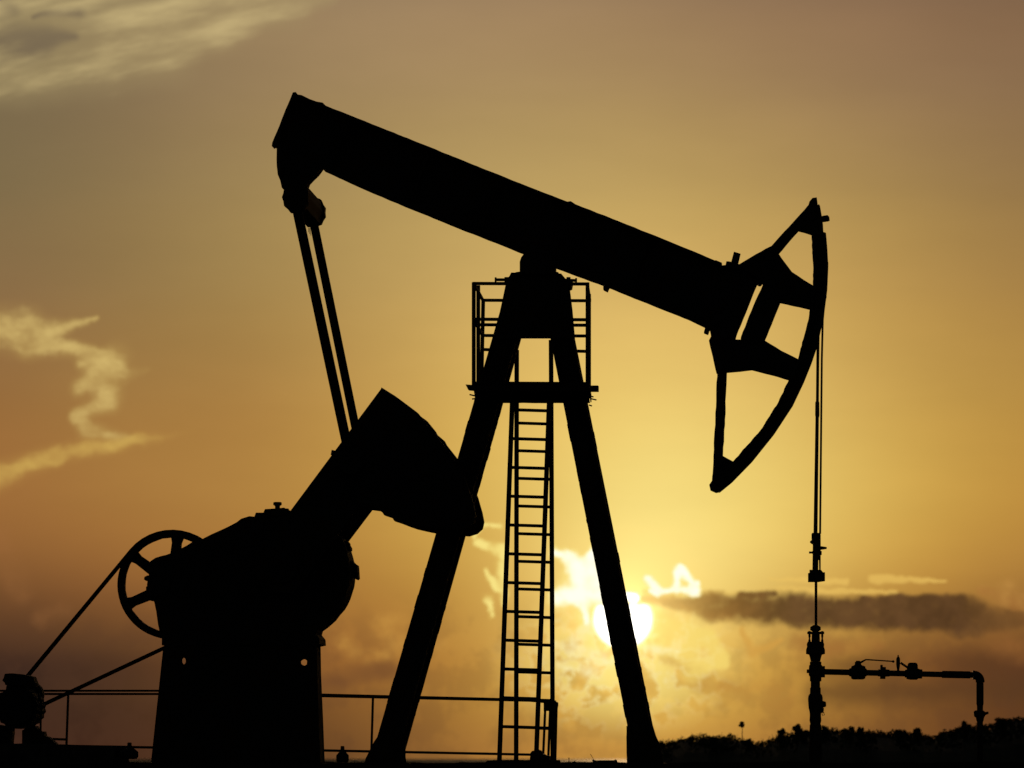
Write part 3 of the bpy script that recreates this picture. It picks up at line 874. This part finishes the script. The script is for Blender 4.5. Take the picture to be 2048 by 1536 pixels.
# ------------------------------------------------------------------ wellhead and flowline
wb0 = P(1632, 1524, 0); wb0.z = 0
wh = thing('wellhead', wb0, 'slim black wellhead stack under the horse head rod, its flow pipe running right', 'wellhead')
tr = MB().lathe(1631, [(1250, 4), (1254, 10.5), (1260, 10.8), (1263, 6)], 0, 16)
tr.build('gland_cap', IRON, wh)
sbx = MB().lathe(1631.5, [(1263.4, 17), (1268.3, 17)], 0, 10).lathe(1631.5, [(1266, 8), (1286, 8.5), (1290, 11)], 0, 16)
sbo = sbx.build('stuffing_box', IRON, wh)
for px in (1619, 1644.5):
    MB().lathe(px, [(1262, 2.5), (1266, 2), (1272, 2.4), (1277, 1.6), (1282, 2.6), (1292, 2.2)], 0, 8).build('gland_bolt', IRON, sbo)
cr_ = MB().lathe(1631, [(1283.5, 15.5), (1288, 17.5), (1294, 17), (1300, 19), (1308, 19), (1309.5, 13), (1315, 11.2), (1323, 9.5)], 0, 20)
cr_.build('packing_flange', IRON, wh)
tee = MB().lathe(1631.3, [(1323.3, 11.4), (1330, 11.6), (1331, 13.3), (1352, 13.3), (1353, 11.6), (1362.7, 11.4)], 0, 20)
tee.turned([((1613.4, 1342.5), 3.7), ((1617.5, 1342.5), 3.9), ((1617.6, 1342.5), 7.5), ((1626, 1342.8), 8)], 0, 16)
tee.turned([((1636, 1343.5), 10.5), ((1643, 1343.5), 11.4), ((1650, 1343.5), 11.4)], 0, 18)
tee.build('flow_tee', IRON, wh)
cs = MB().lathe(1630.8, [(1362.5, 9.3), (1375, 9.3), (1375.3, 10.6), (1387, 10.8), (1391, 13.8), (1397, 14.8), (1408, 14.2), (1416, 13.6), (1424, 11.6), (1430, 11.2), (1436, 11.5), (1441, 11.9), (1448, 10.2), (1450, 11.4), (1470, 12), (1530, 13)], 0, 20)
cs.build('casing_head', IRON, wh)
wv = MB().turned([((1640, 1409), 9), ((1647, 1408.5), 6.5), ((1651, 1408.5), 5.2), ((1652.3, 1408.5), 3.5)], 0, 12)
wv.turned([((1640, 1420), 7), ((1647.5, 1421), 4.5)], 0, 10)
wv.tube([P(1647, 1424, 0), P(1649, 1430, 0), P(1645, 1431, 0), P(1644, 1427, 0)], 0.7 * MPP, 6)
wv.build('side_valve', IRON, wh)
fl = MB().turned([((1648, 1343.6), 5.9), ((1810, 1347.2), 5.8)], 0, 14).turned([((1840, 1348), 5.6), ((1886, 1349), 5.6)], 0, 14)
fl.turned([((1884, 1348.8), 7.2), ((1940, 1349.8), 7.2), ((1941, 1349.8), 5.8), ((1948, 1350), 5.8)], 0, 14)
flo = fl.build('flow_pipe', PIPE, wh)
elb = MB(); pts = []
for i in range(9):
    a = R(90 * i / 8); pts.append(P(1948 + 12.5 * math.sin(a), 1350 + 12.5 - 12.5 * math.cos(a), 0))
elb.tube(pts, [8.6 * MPP] * 9, 16)
elb.turned([((1945.5, 1350), 9), ((1949, 1350), 9)], 0, 16).lathe(1960.3, [(1361, 9), (1365, 8.6)], 0, 16)
elb.build('elbow', PIPE, flo)
rs = MB().lathe(1960, [(1362, 6.6), (1368, 7.2), (1408, 7.2), (1411, 6.2), (1421, 6.0), (1421.5, 7.6), (1425, 8), (1432, 8.6), (1438, 7.8), (1442, 7), (1443, 6), (1535, 6.2)], 0, 16)
rs.build('riser_pipe', PIPE, wh)
MB().turned([((1947.5, 1428), 4), ((1950, 1428), 6.8), ((1958, 1428), 8), ((1968, 1428), 6.6), ((1971, 1427), 3), ((1977, 1425.5), 2.4)], 0, 12).build('hammer_union', IRON, wh)
bv = MB().turned([((1698, 1344.8), 7.4), ((1702, 1344.8), 8.5), ((1702.5, 1345), 12), ((1706, 1345), 14), ((1726, 1345), 14), ((1730.5, 1345), 12), ((1731, 1345), 8.5), ((1733.5, 1345), 7)], 0, 16)
bv.lathe(1716, [(1333, 8), (1330, 8), (1329, 6.3), (1324, 6.3), (1323.5, 4.2), (1321.5, 4.2)], 0, 12)
bvo = bv.build('ball_valve', IRON, wh)
hv = MB().tube([P(1717, 1327, -.03), P(1724, 1323.5, -.03), P(1731.5, 1319.4, -.03), P(1736, 1319.4, -.03), P(1760, 1321, -.03), P(1786, 1322.8, -.03)], [2.4 * MPP, 2 * MPP, 1.5 * MPP, 1.4 * MPP, 1.3 * MPP, 1.3 * MPP], 8)
hv.ball(P(1786.5, 1323, -.03), 2.6 * MPP)
hv.build('handle', IRON, bvo)
cp = MB().turned([((1755.6, 1345.8), 6.8), ((1760, 1345.8), 7.2), ((1760.2, 1345.8), 12), ((1771, 1346), 12), ((1771.2, 1346), 7.4), ((1779, 1346.2), 7)], 0, 12)
cp.lathe(1763, [(1336, 2.6), (1330, 2.4), (1329.5, 1.6)], 0, 8).lathe(1769, [(1338, 3), (1334.5, 3)], 0, 8)
cp.build('bleed_fitting', IRON, wh)
nv = MB().lathe(1796.3, [(1344, 3), (1338, 2.4), (1335, 3.2), (1328, 4), (1318, 3.9), (1315, 3), (1313.5, 1.5), (1310, 1.2)], 0, 12)
nv.build('needle_valve', IRON, wh)
ck = MB().turned([((1809.5, 1347.3), 7.5), ((1813, 1347.4), 8), ((1813.2, 1347.6), 10.5), ((1821, 1348), 11.6), ((1834, 1348), 11.6), ((1836.5, 1347.8), 9.4), ((1844.5, 1347.9), 9.2)], 0, 16)
ck.lathe(1825.3, [(1342, 10.5), (1331, 10.3), (1327, 9.2), (1325.2, 6)], 0, 16)
ck.tube([P(1801, 1325.5, 0), P(1816, 1335.5, 0)], 2.3 * MPP, 8)
ck.prism([(1834, 1336), (1845, 1341), (1844, 1352), (1834, 1346)], -.04, .04)
ck.build('check_valve', IRON, wh)

# ------------------------------------------------------------------ motor on its plinth
mb0 = P(40, 1489, 0.3)
plz = P(40, 1489, 0.3).z
pl = MB().prism([(-170, 1487), (60, 1487), (118, 1489), (160, 1490), (228, 1491), (227, 1512), (228, 1545), (-170, 1545)], -0.6, 0.9, vr=-0.6, rough=.5)
pb = P(40, 1525, 0.15); pb.z = 0
solo(pl, 'concrete_plinth', CONC, pb, 'long low concrete plinth carrying the electric motor', 'plinth')
mo = thing('electric_motor', (P(40, 1489, 0.2)), 'finned black electric motor driving the pumpjack belt', 'motor')
q = []
for i in range(40):
    a = 2 * math.pi * i / 40
    r = 41.5 + (1.5 if i % 2 else -1.2)
    q.append((41 + r * math.cos(a) * 1.02, 1416 + r * 0.98 * math.sin(a)))
mbo = MB().prism(q, -0.35, 0.36).disc(41, 1416, 34, -0.42, 0.40, seg=24).build('motor_body', IRON, mo)
MB().prism([(13, 1348), (30, 1347), (50, 1349.5), (58, 1351), (69, 1353.5), (71, 1360), (74, 1367), (73, 1374), (71, 1377), (60, 1373), (46, 1370), (26, 1372), (14, 1370), (13, 1366), (8, 1361), (11, 1356)], -0.2, 0.1, rough=.4, step=6).prism([(16, 1368), (46, 1369), (44, 1380), (14, 1380)], -0.15, 0.05).build('terminal_box', IRON, mo)
MB().tube([P(71, 1374, -.1), P(76, 1386, -.1), P(83, 1408, -.1), P(81.5, 1430, -.1), P(81, 1470, -.1)], 2.2 * MPP, 8).build('cable', RUBBER, mo)
MB().disc(MC[0], MC[1], MRD - 5.8, 0.41, 0.60, seg=28).disc(MC[0], MC[1], 12, 0.34, 0.46, seg=16).build('pulley', IRON, mo)
for pl_ in ([(-14, 1448), (20, 1452), (27, 1458), (25, 1489), (-22, 1489)], [(47, 1461), (62, 1452), (74, 1452), (78, 1458), (82, 1463), (90, 1463), (92, 1472), (99, 1474), (108, 1482), (118, 1491), (47, 1491)]):
    MB().prism(pl_, -0.12, 0.12, rough=.4, step=7).build('motor_foot', IRON, mo)

# ------------------------------------------------------------------ guard railing
rb = P(700, 1525, 1.7); rb.z = 0
rl = thing('guard_railing', rb, 'thin pipe guard railing with double top rail behind the gear pedestal', 'railing')
def poly3(pts, v): return [P(x, y, v) for x, y in pts]
MB().tube(poly3([(-80, 1381.5), (322, 1381.5), (640, 1389), (1060, 1399.5), (1112, 1403)], 1.95), 2.2 * MPP, 8).build('top_rail', PIPE, rl)
MB().tube(poly3([(-80, 1388), (322, 1388), (640, 1392.3), (1060, 1401.5), (1112, 1406)], 1.7), 2.3 * MPP, 8).build('top_rail', PIPE, rl)
MB().tube(poly3([(180, 1493), (310, 1495), (650, 1501), (1000, 1508), (1090, 1510)], 1.7), 2.6 * MPP, 8).build('lower_rail', PIPE, rl)
MB().tube(poly3([(80, 1478), (100, 1478), (135, 1479)], 1.7), 2.5 * MPP, 8).build('lower_rail', PIPE, rl)
for a_, b_ in (((746, 1393), (742, 1530)), ((136.5, 1388), (131.5, 1530)), ((520, 1391), (519, 1530)), ((-60, 1388), (-60, 1530))):
    MB().tube([P(*a_, 1.7), P(*b_, 1.7)], 2.5 * MPP, 8).build('post', PIPE, rl)
# end cage by the ladders
gt = MB().prism([(1088, 1401), (1105, 1399), (1116, 1405), (1116, 1410), (1114, 1422), (1088, 1422)], 1.55, 1.75)
gt.build('end_cap', STEEL, rl)
for a_, b_, w_ in (((1091, 1405), (1085.5, 1530), 5), ((1100.5, 1415), (1096, 1530), 5), ((1111.5, 1405), (1108.5, 1530), 8.5), ((1106, 1420), (1103, 1530), 3)):
    MB().bar(P(*a_, 1.65), P(*b_, 1.65), w_ * MPP, w_ * MPP).build('cage_bar', STEEL, rl)
MB().bar(P(1075, 1457, 1.65), P(1110, 1458, 1.65), 5 * MPP, 5 * MPP).build('cage_bar', STEEL, rl)

# ------------------------------------------------------------------ small things along the ground
def gp(px, v):
    p = P(px, 1520, v); p.z = 0; return p
s1 = MB().prism([(986, 1526), (988, 1521), (1004, 1520), (1108, 1520), (1110, 1524), (1110, 1545), (986, 1545)], -1.5, 1.5, vr=0, rough=.5)
solo(s1, 'concrete_block', CONC, gp(1048, 0), 'flat concrete footing block under the two ladders', 'block')
def stub(px, row, r, knob, v, label):
    m_ = MB().lathe(px, [(row + 12, r * .8), (row + 7, r), (row - 2, r), (row - 8, r * 0.62), (row - 10, r * .35)], v, 14)
    m_.lathe(px, [(row - 8, knob), (row - 15, knob), (row - 20, knob * .95), (row - 21, knob * .7)], v, 8)
    solo(m_, 'anchor_stub', IRON, gp(px, v), label, 'anchor stub', 'capped anchor stubs along the machine base')
stub(259, 1506, 17.5, 4.5, -0.9, 'squat capped anchor stub left of the gear pedestal')
stub(685, 1513, 12.5, 4.0, -0.9, 'small capped anchor stub between the pedestal and the left legs')
s3 = MB().prism([(1062, 1506), (1065, 1502), (1070, 1501), (1074, 1498), (1082, 1501), (1086, 1507), (1092, 1510), (1100, 1512), (1100, 1526), (1060, 1526)], -1.1, -0.8, rough=.5, step=5)
solo(s3, 'cable_box', IRON, gp(1078, -1), 'lumpy cable box at the foot of the near ladder', 'cable box')
bx = MB().prism([(1186, 1519), (1190, 1521), (1204, 1520.5), (1230, 1520.5), (1231, 1519), (1233, 1521), (1237, 1540), (1187, 1540)], -0.3, 0.1)
bo_ = thing('wooden_crate', gp(1210, -.1), 'low open crate on the ground between ladders and right legs', 'crate')
bx.build('crate_body', WOOD, bo_)
MB().tube([P(1188, 1521, -.1), P(1181, 1508, -.1)], 0.5 * MPP, 5).build('loose_wire', IRON, bo_)
solo(MB().tube([P(1138, 1528, .3), P(1138, 1515, .3)], 0.8 * MPP, 6), 'marker_stake', IRON, gp(1138, .3), 'thin marker stake standing right of the ladder foot', 'stake')
solo(MB().ball(P(1148.5, 1526, .3), 3.2 * MPP, jit=.15).tube([P(1149, 1525, .3), P(1150, 1521, .3)], .8 * MPP, 5), 'stone', CONC, gp(1148, .3), 'fist sized stone lying beside the thin stake', 'stone')

# ------------------------------------------------------------------ vegetation
DV = 125.0
def PV(px, py, y):
    t_ = y
    return Vector(((px - CX) / F * t_, t_, (HOR - py) / F * t_ + ZC))
def leaves(mb, c, r, n, size, flat_=1.0):
    for _ in range(n):
        while True:
            d = Vector((random.uniform(-1, 1), random.uniform(-1, 1), random.uniform(-1, 1)))
            if 0.15 < d.length < 1: break
        p = Vector(c) + Vector((d.x * r[0], d.y * r[1], d.z * r[2]))
        a = Vector((random.gauss(0, 1), random.gauss(0, 1), random.gauss(0, 1))).normalized()
        b2 = a.cross(Vector((random.gauss(0, 1), random.gauss(0, 1), random.gauss(0, 1)))).normalized()
        s_ = size * random.uniform(.6, 1.3)
        mb.add([p - a * s_, p + b2 * s_ * .45, p + a * s_, p - b2 * s_ * .45], [[0, 1, 2, 3]])
prof = [(1250, 1500), (1318, 1490), (1350, 1485), (1375, 1480), (1400, 1477), (1430, 1477), (1460, 1476), (1480, 1483), (1505, 1492), (1530, 1488), (1550, 1480), (1580, 1472), (1620, 1466), (1660, 1463), (1700, 1468), (1740, 1467), (1780, 1470), (1830, 1470), (1870, 1476), (1890, 1470), (1920, 1460), (1960, 1458), (1990, 1452), (2020, 1442), (2048, 1440), (2120, 1436), (2400, 1440), (2900, 1450), (3600, 1460)]
def topat(px):
    for a_, b_ in zip(prof, prof[1:]):
        if px <= b_[0]:
            return a_[1] + (b_[1] - a_[1]) * (px - a_[0]) / (b_[0] - a_[0])
    return prof[-1][1]
ug = MB()
# mounded heart of the scrub
cols_ = [1306 + 12 * i for i in range(200)]
rows_ = [118, 120, 123, 126, 130, 134]
hgt = [0.0, .55, .9, 1.0, .8, 0.0]
vs = []
for yv, hf in zip(rows_, hgt):
    for px in cols_:
        p = PV(px, topat(px) + 3.5, DV); gz = ground_z(p.x, yv) - .05
        x_ = (px - CX) / F * DV
        vs.append((x_, yv, gz + (p.z - gz) * hf + random.uniform(-.04, .04) * (hf > 0)))
nc_ = len(cols_)
ug.add(vs, [[j * nc_ + i, j * nc_ + i + 1, (j + 1) * nc_ + i + 1, (j + 1) * nc_ + i] for j in range(len(rows_) - 1) for i in range(nc_ - 1)])
px = 1312
while px < 3600:
    inside = px < 2150
    tp = topat(px)
    yv = random.uniform(120, 130)
    h_ = random.uniform(3, 12)
    c = PV(px, tp + h_ * .5 + random.uniform(-5, 2) * (random.random() < .5), yv)
    leaves(ug, c, (.11, .2, .1), 30 if inside else 10, .04 if inside else .08)
    leaves(ug, c - Vector((0, 1, .18)), (.2, .5, .16), 14 if inside else 6, .07)
    if inside and px < 1560 and random.random() < .5:       # thin sprigs
        a_ = PV(px, tp + 4, yv); ug.tube([a_, a_ + Vector((random.uniform(-.03, .03), 0, random.uniform(.08, .2)))], .004, 4)
    px += random.uniform(1.8, 3.6) if inside else 14
o = ug.build('undergrowth', LEAF); o['kind'] = 'stuff'; o['label'] = 'low dark coastal scrub covering the rise behind the wellhead'; o['category'] = 'undergrowth'

BG = 'bushes standing out of the scrub'
def bush(px, row, rx, ry, label, yv=122.0, arms=5):
    c = PV(px, row, yv); gz = ground_z(c.x, yv)
    o_ = thing('bush', (c.x, yv, gz), label, 'bush', BG)
    st = MB()
    for k in range(arms):
        e = c + Vector((random.uniform(-1, 1) * rx * .7, random.uniform(-.15, .15), random.uniform(-.5, .6) * ry)) * (1 / 91.0) if False else c + Vector((random.uniform(-.8, .8) * rx / 91, random.uniform(-.1, .1), random.uniform(-.5, .7) * ry / 91))
        st.tube([Vector((c.x + random.uniform(-.03, .03), yv, gz)), Vector(((c.x + e.x) / 2, yv, (gz + e.z) / 2)), e], [.018, .012, .005], 5)
    st.build('stem', WOOD, o_)
    cr2 = MB()
    for k in range(arms + 5):
        an = random.uniform(0, 2 * math.pi); rr = random.uniform(.1, .8) ** .7
        cc = c + Vector((math.cos(an) * rr * rx / 91, random.uniform(-.1, .1), math.sin(an) * rr * ry / 91 * random.uniform(.6, 1.15)))
        kk = random.uniform(.22, .5)
        leaves(cr2, cc, (rx / 91 * kk, .1, ry / 91 * kk), int(170 * kk), .034)
    leaves(cr2, c - Vector((0, 0, (ry + 6) / 91)), (rx / 91 * .55, .15, .15), 120, .05)
    cr2.build('crown', LEAF, o_)
bush(1595, 1456, 9, 9, 'round-headed bush just left of the wellhead stack')
bush(1608, 1466, 10, 7, 'small tilted bush touching the left side of the wellhead stack')
bush(1562, 1466, 8, 9, 'narrow bush at the foot of the slope, second clump left of the wellhead')
bush(1646, 1460, 10, 10, 'bush tucked against the right side of the wellhead stack')
bush(1697, 1460, 11, 10, 'round bush below the ball valve with the long handle')
bush(1722, 1462, 8, 9, 'forked bush just right of the round one below the ball valve', arms=3)
bush(1803, 1464, 12, 9, 'spiky bush below the needle valve')
bush(1836, 1464, 9, 9, 'dense little bush below the check valve')
bush(1931, 1455, 10, 11, 'bush left of the riser pipe, taller than its neighbours')
bush(2003, 1444, 12, 10, 'big bush right of the riser pipe on the crest of the scrub')
bush(1500, 1484, 7, 8, 'tiny bush in the dip below the tall seed-head plant')

sc0 = PV(1484, 1482, 121)
sp = thing('seedhead_plant', (sc0.x, 121, ground_z(sc0.x, 121)), 'lone tall plant with one dark seed head on a thin stem', 'plant')
MB().tube([Vector((sc0.x - .02, 121, ground_z(sc0.x, 121))), PV(1484, 1480, 121), PV(1485, 1455, 121)], [.012, .009, .006], 6).build('stem', LEAF, sp)
hdm = MB(); leaves(hdm, PV(1484, 1449, 121), (.05, .05, .07), 130, .03); leaves(hdm, PV(1480, 1451, 121), (.05, .03, .02), 30, .025)
hdm.build('seed_head', DRY, sp)

gs = MB()
for _ in range(2600):
    x_ = random.uniform(-11, 11); y_ = random.uniform(64.5, 74)
    if random.random() < .75:
        cl = math.sin(x_ * 2.1) + math.sin(x_ * 5.3 + 1)
        if cl < .4: continue
    z_ = ground_z(x_, y_) - .01
    h_ = random.uniform(.02, .05) + (.05 * random.random() if random.random() < .08 else 0)
    lx = random.uniform(-.02, .02)
    gs.add([(x_ - .003, y_, z_), (x_ + .003, y_, z_), (x_ + lx, y_ + random.uniform(-.01, .01), z_ + h_)], [[0, 1, 2]])
o = gs.build('grass', DRY); o['kind'] = 'stuff'; o['label'] = 'sparse short grass along the edge of the pad'; o['category'] = 'grass'
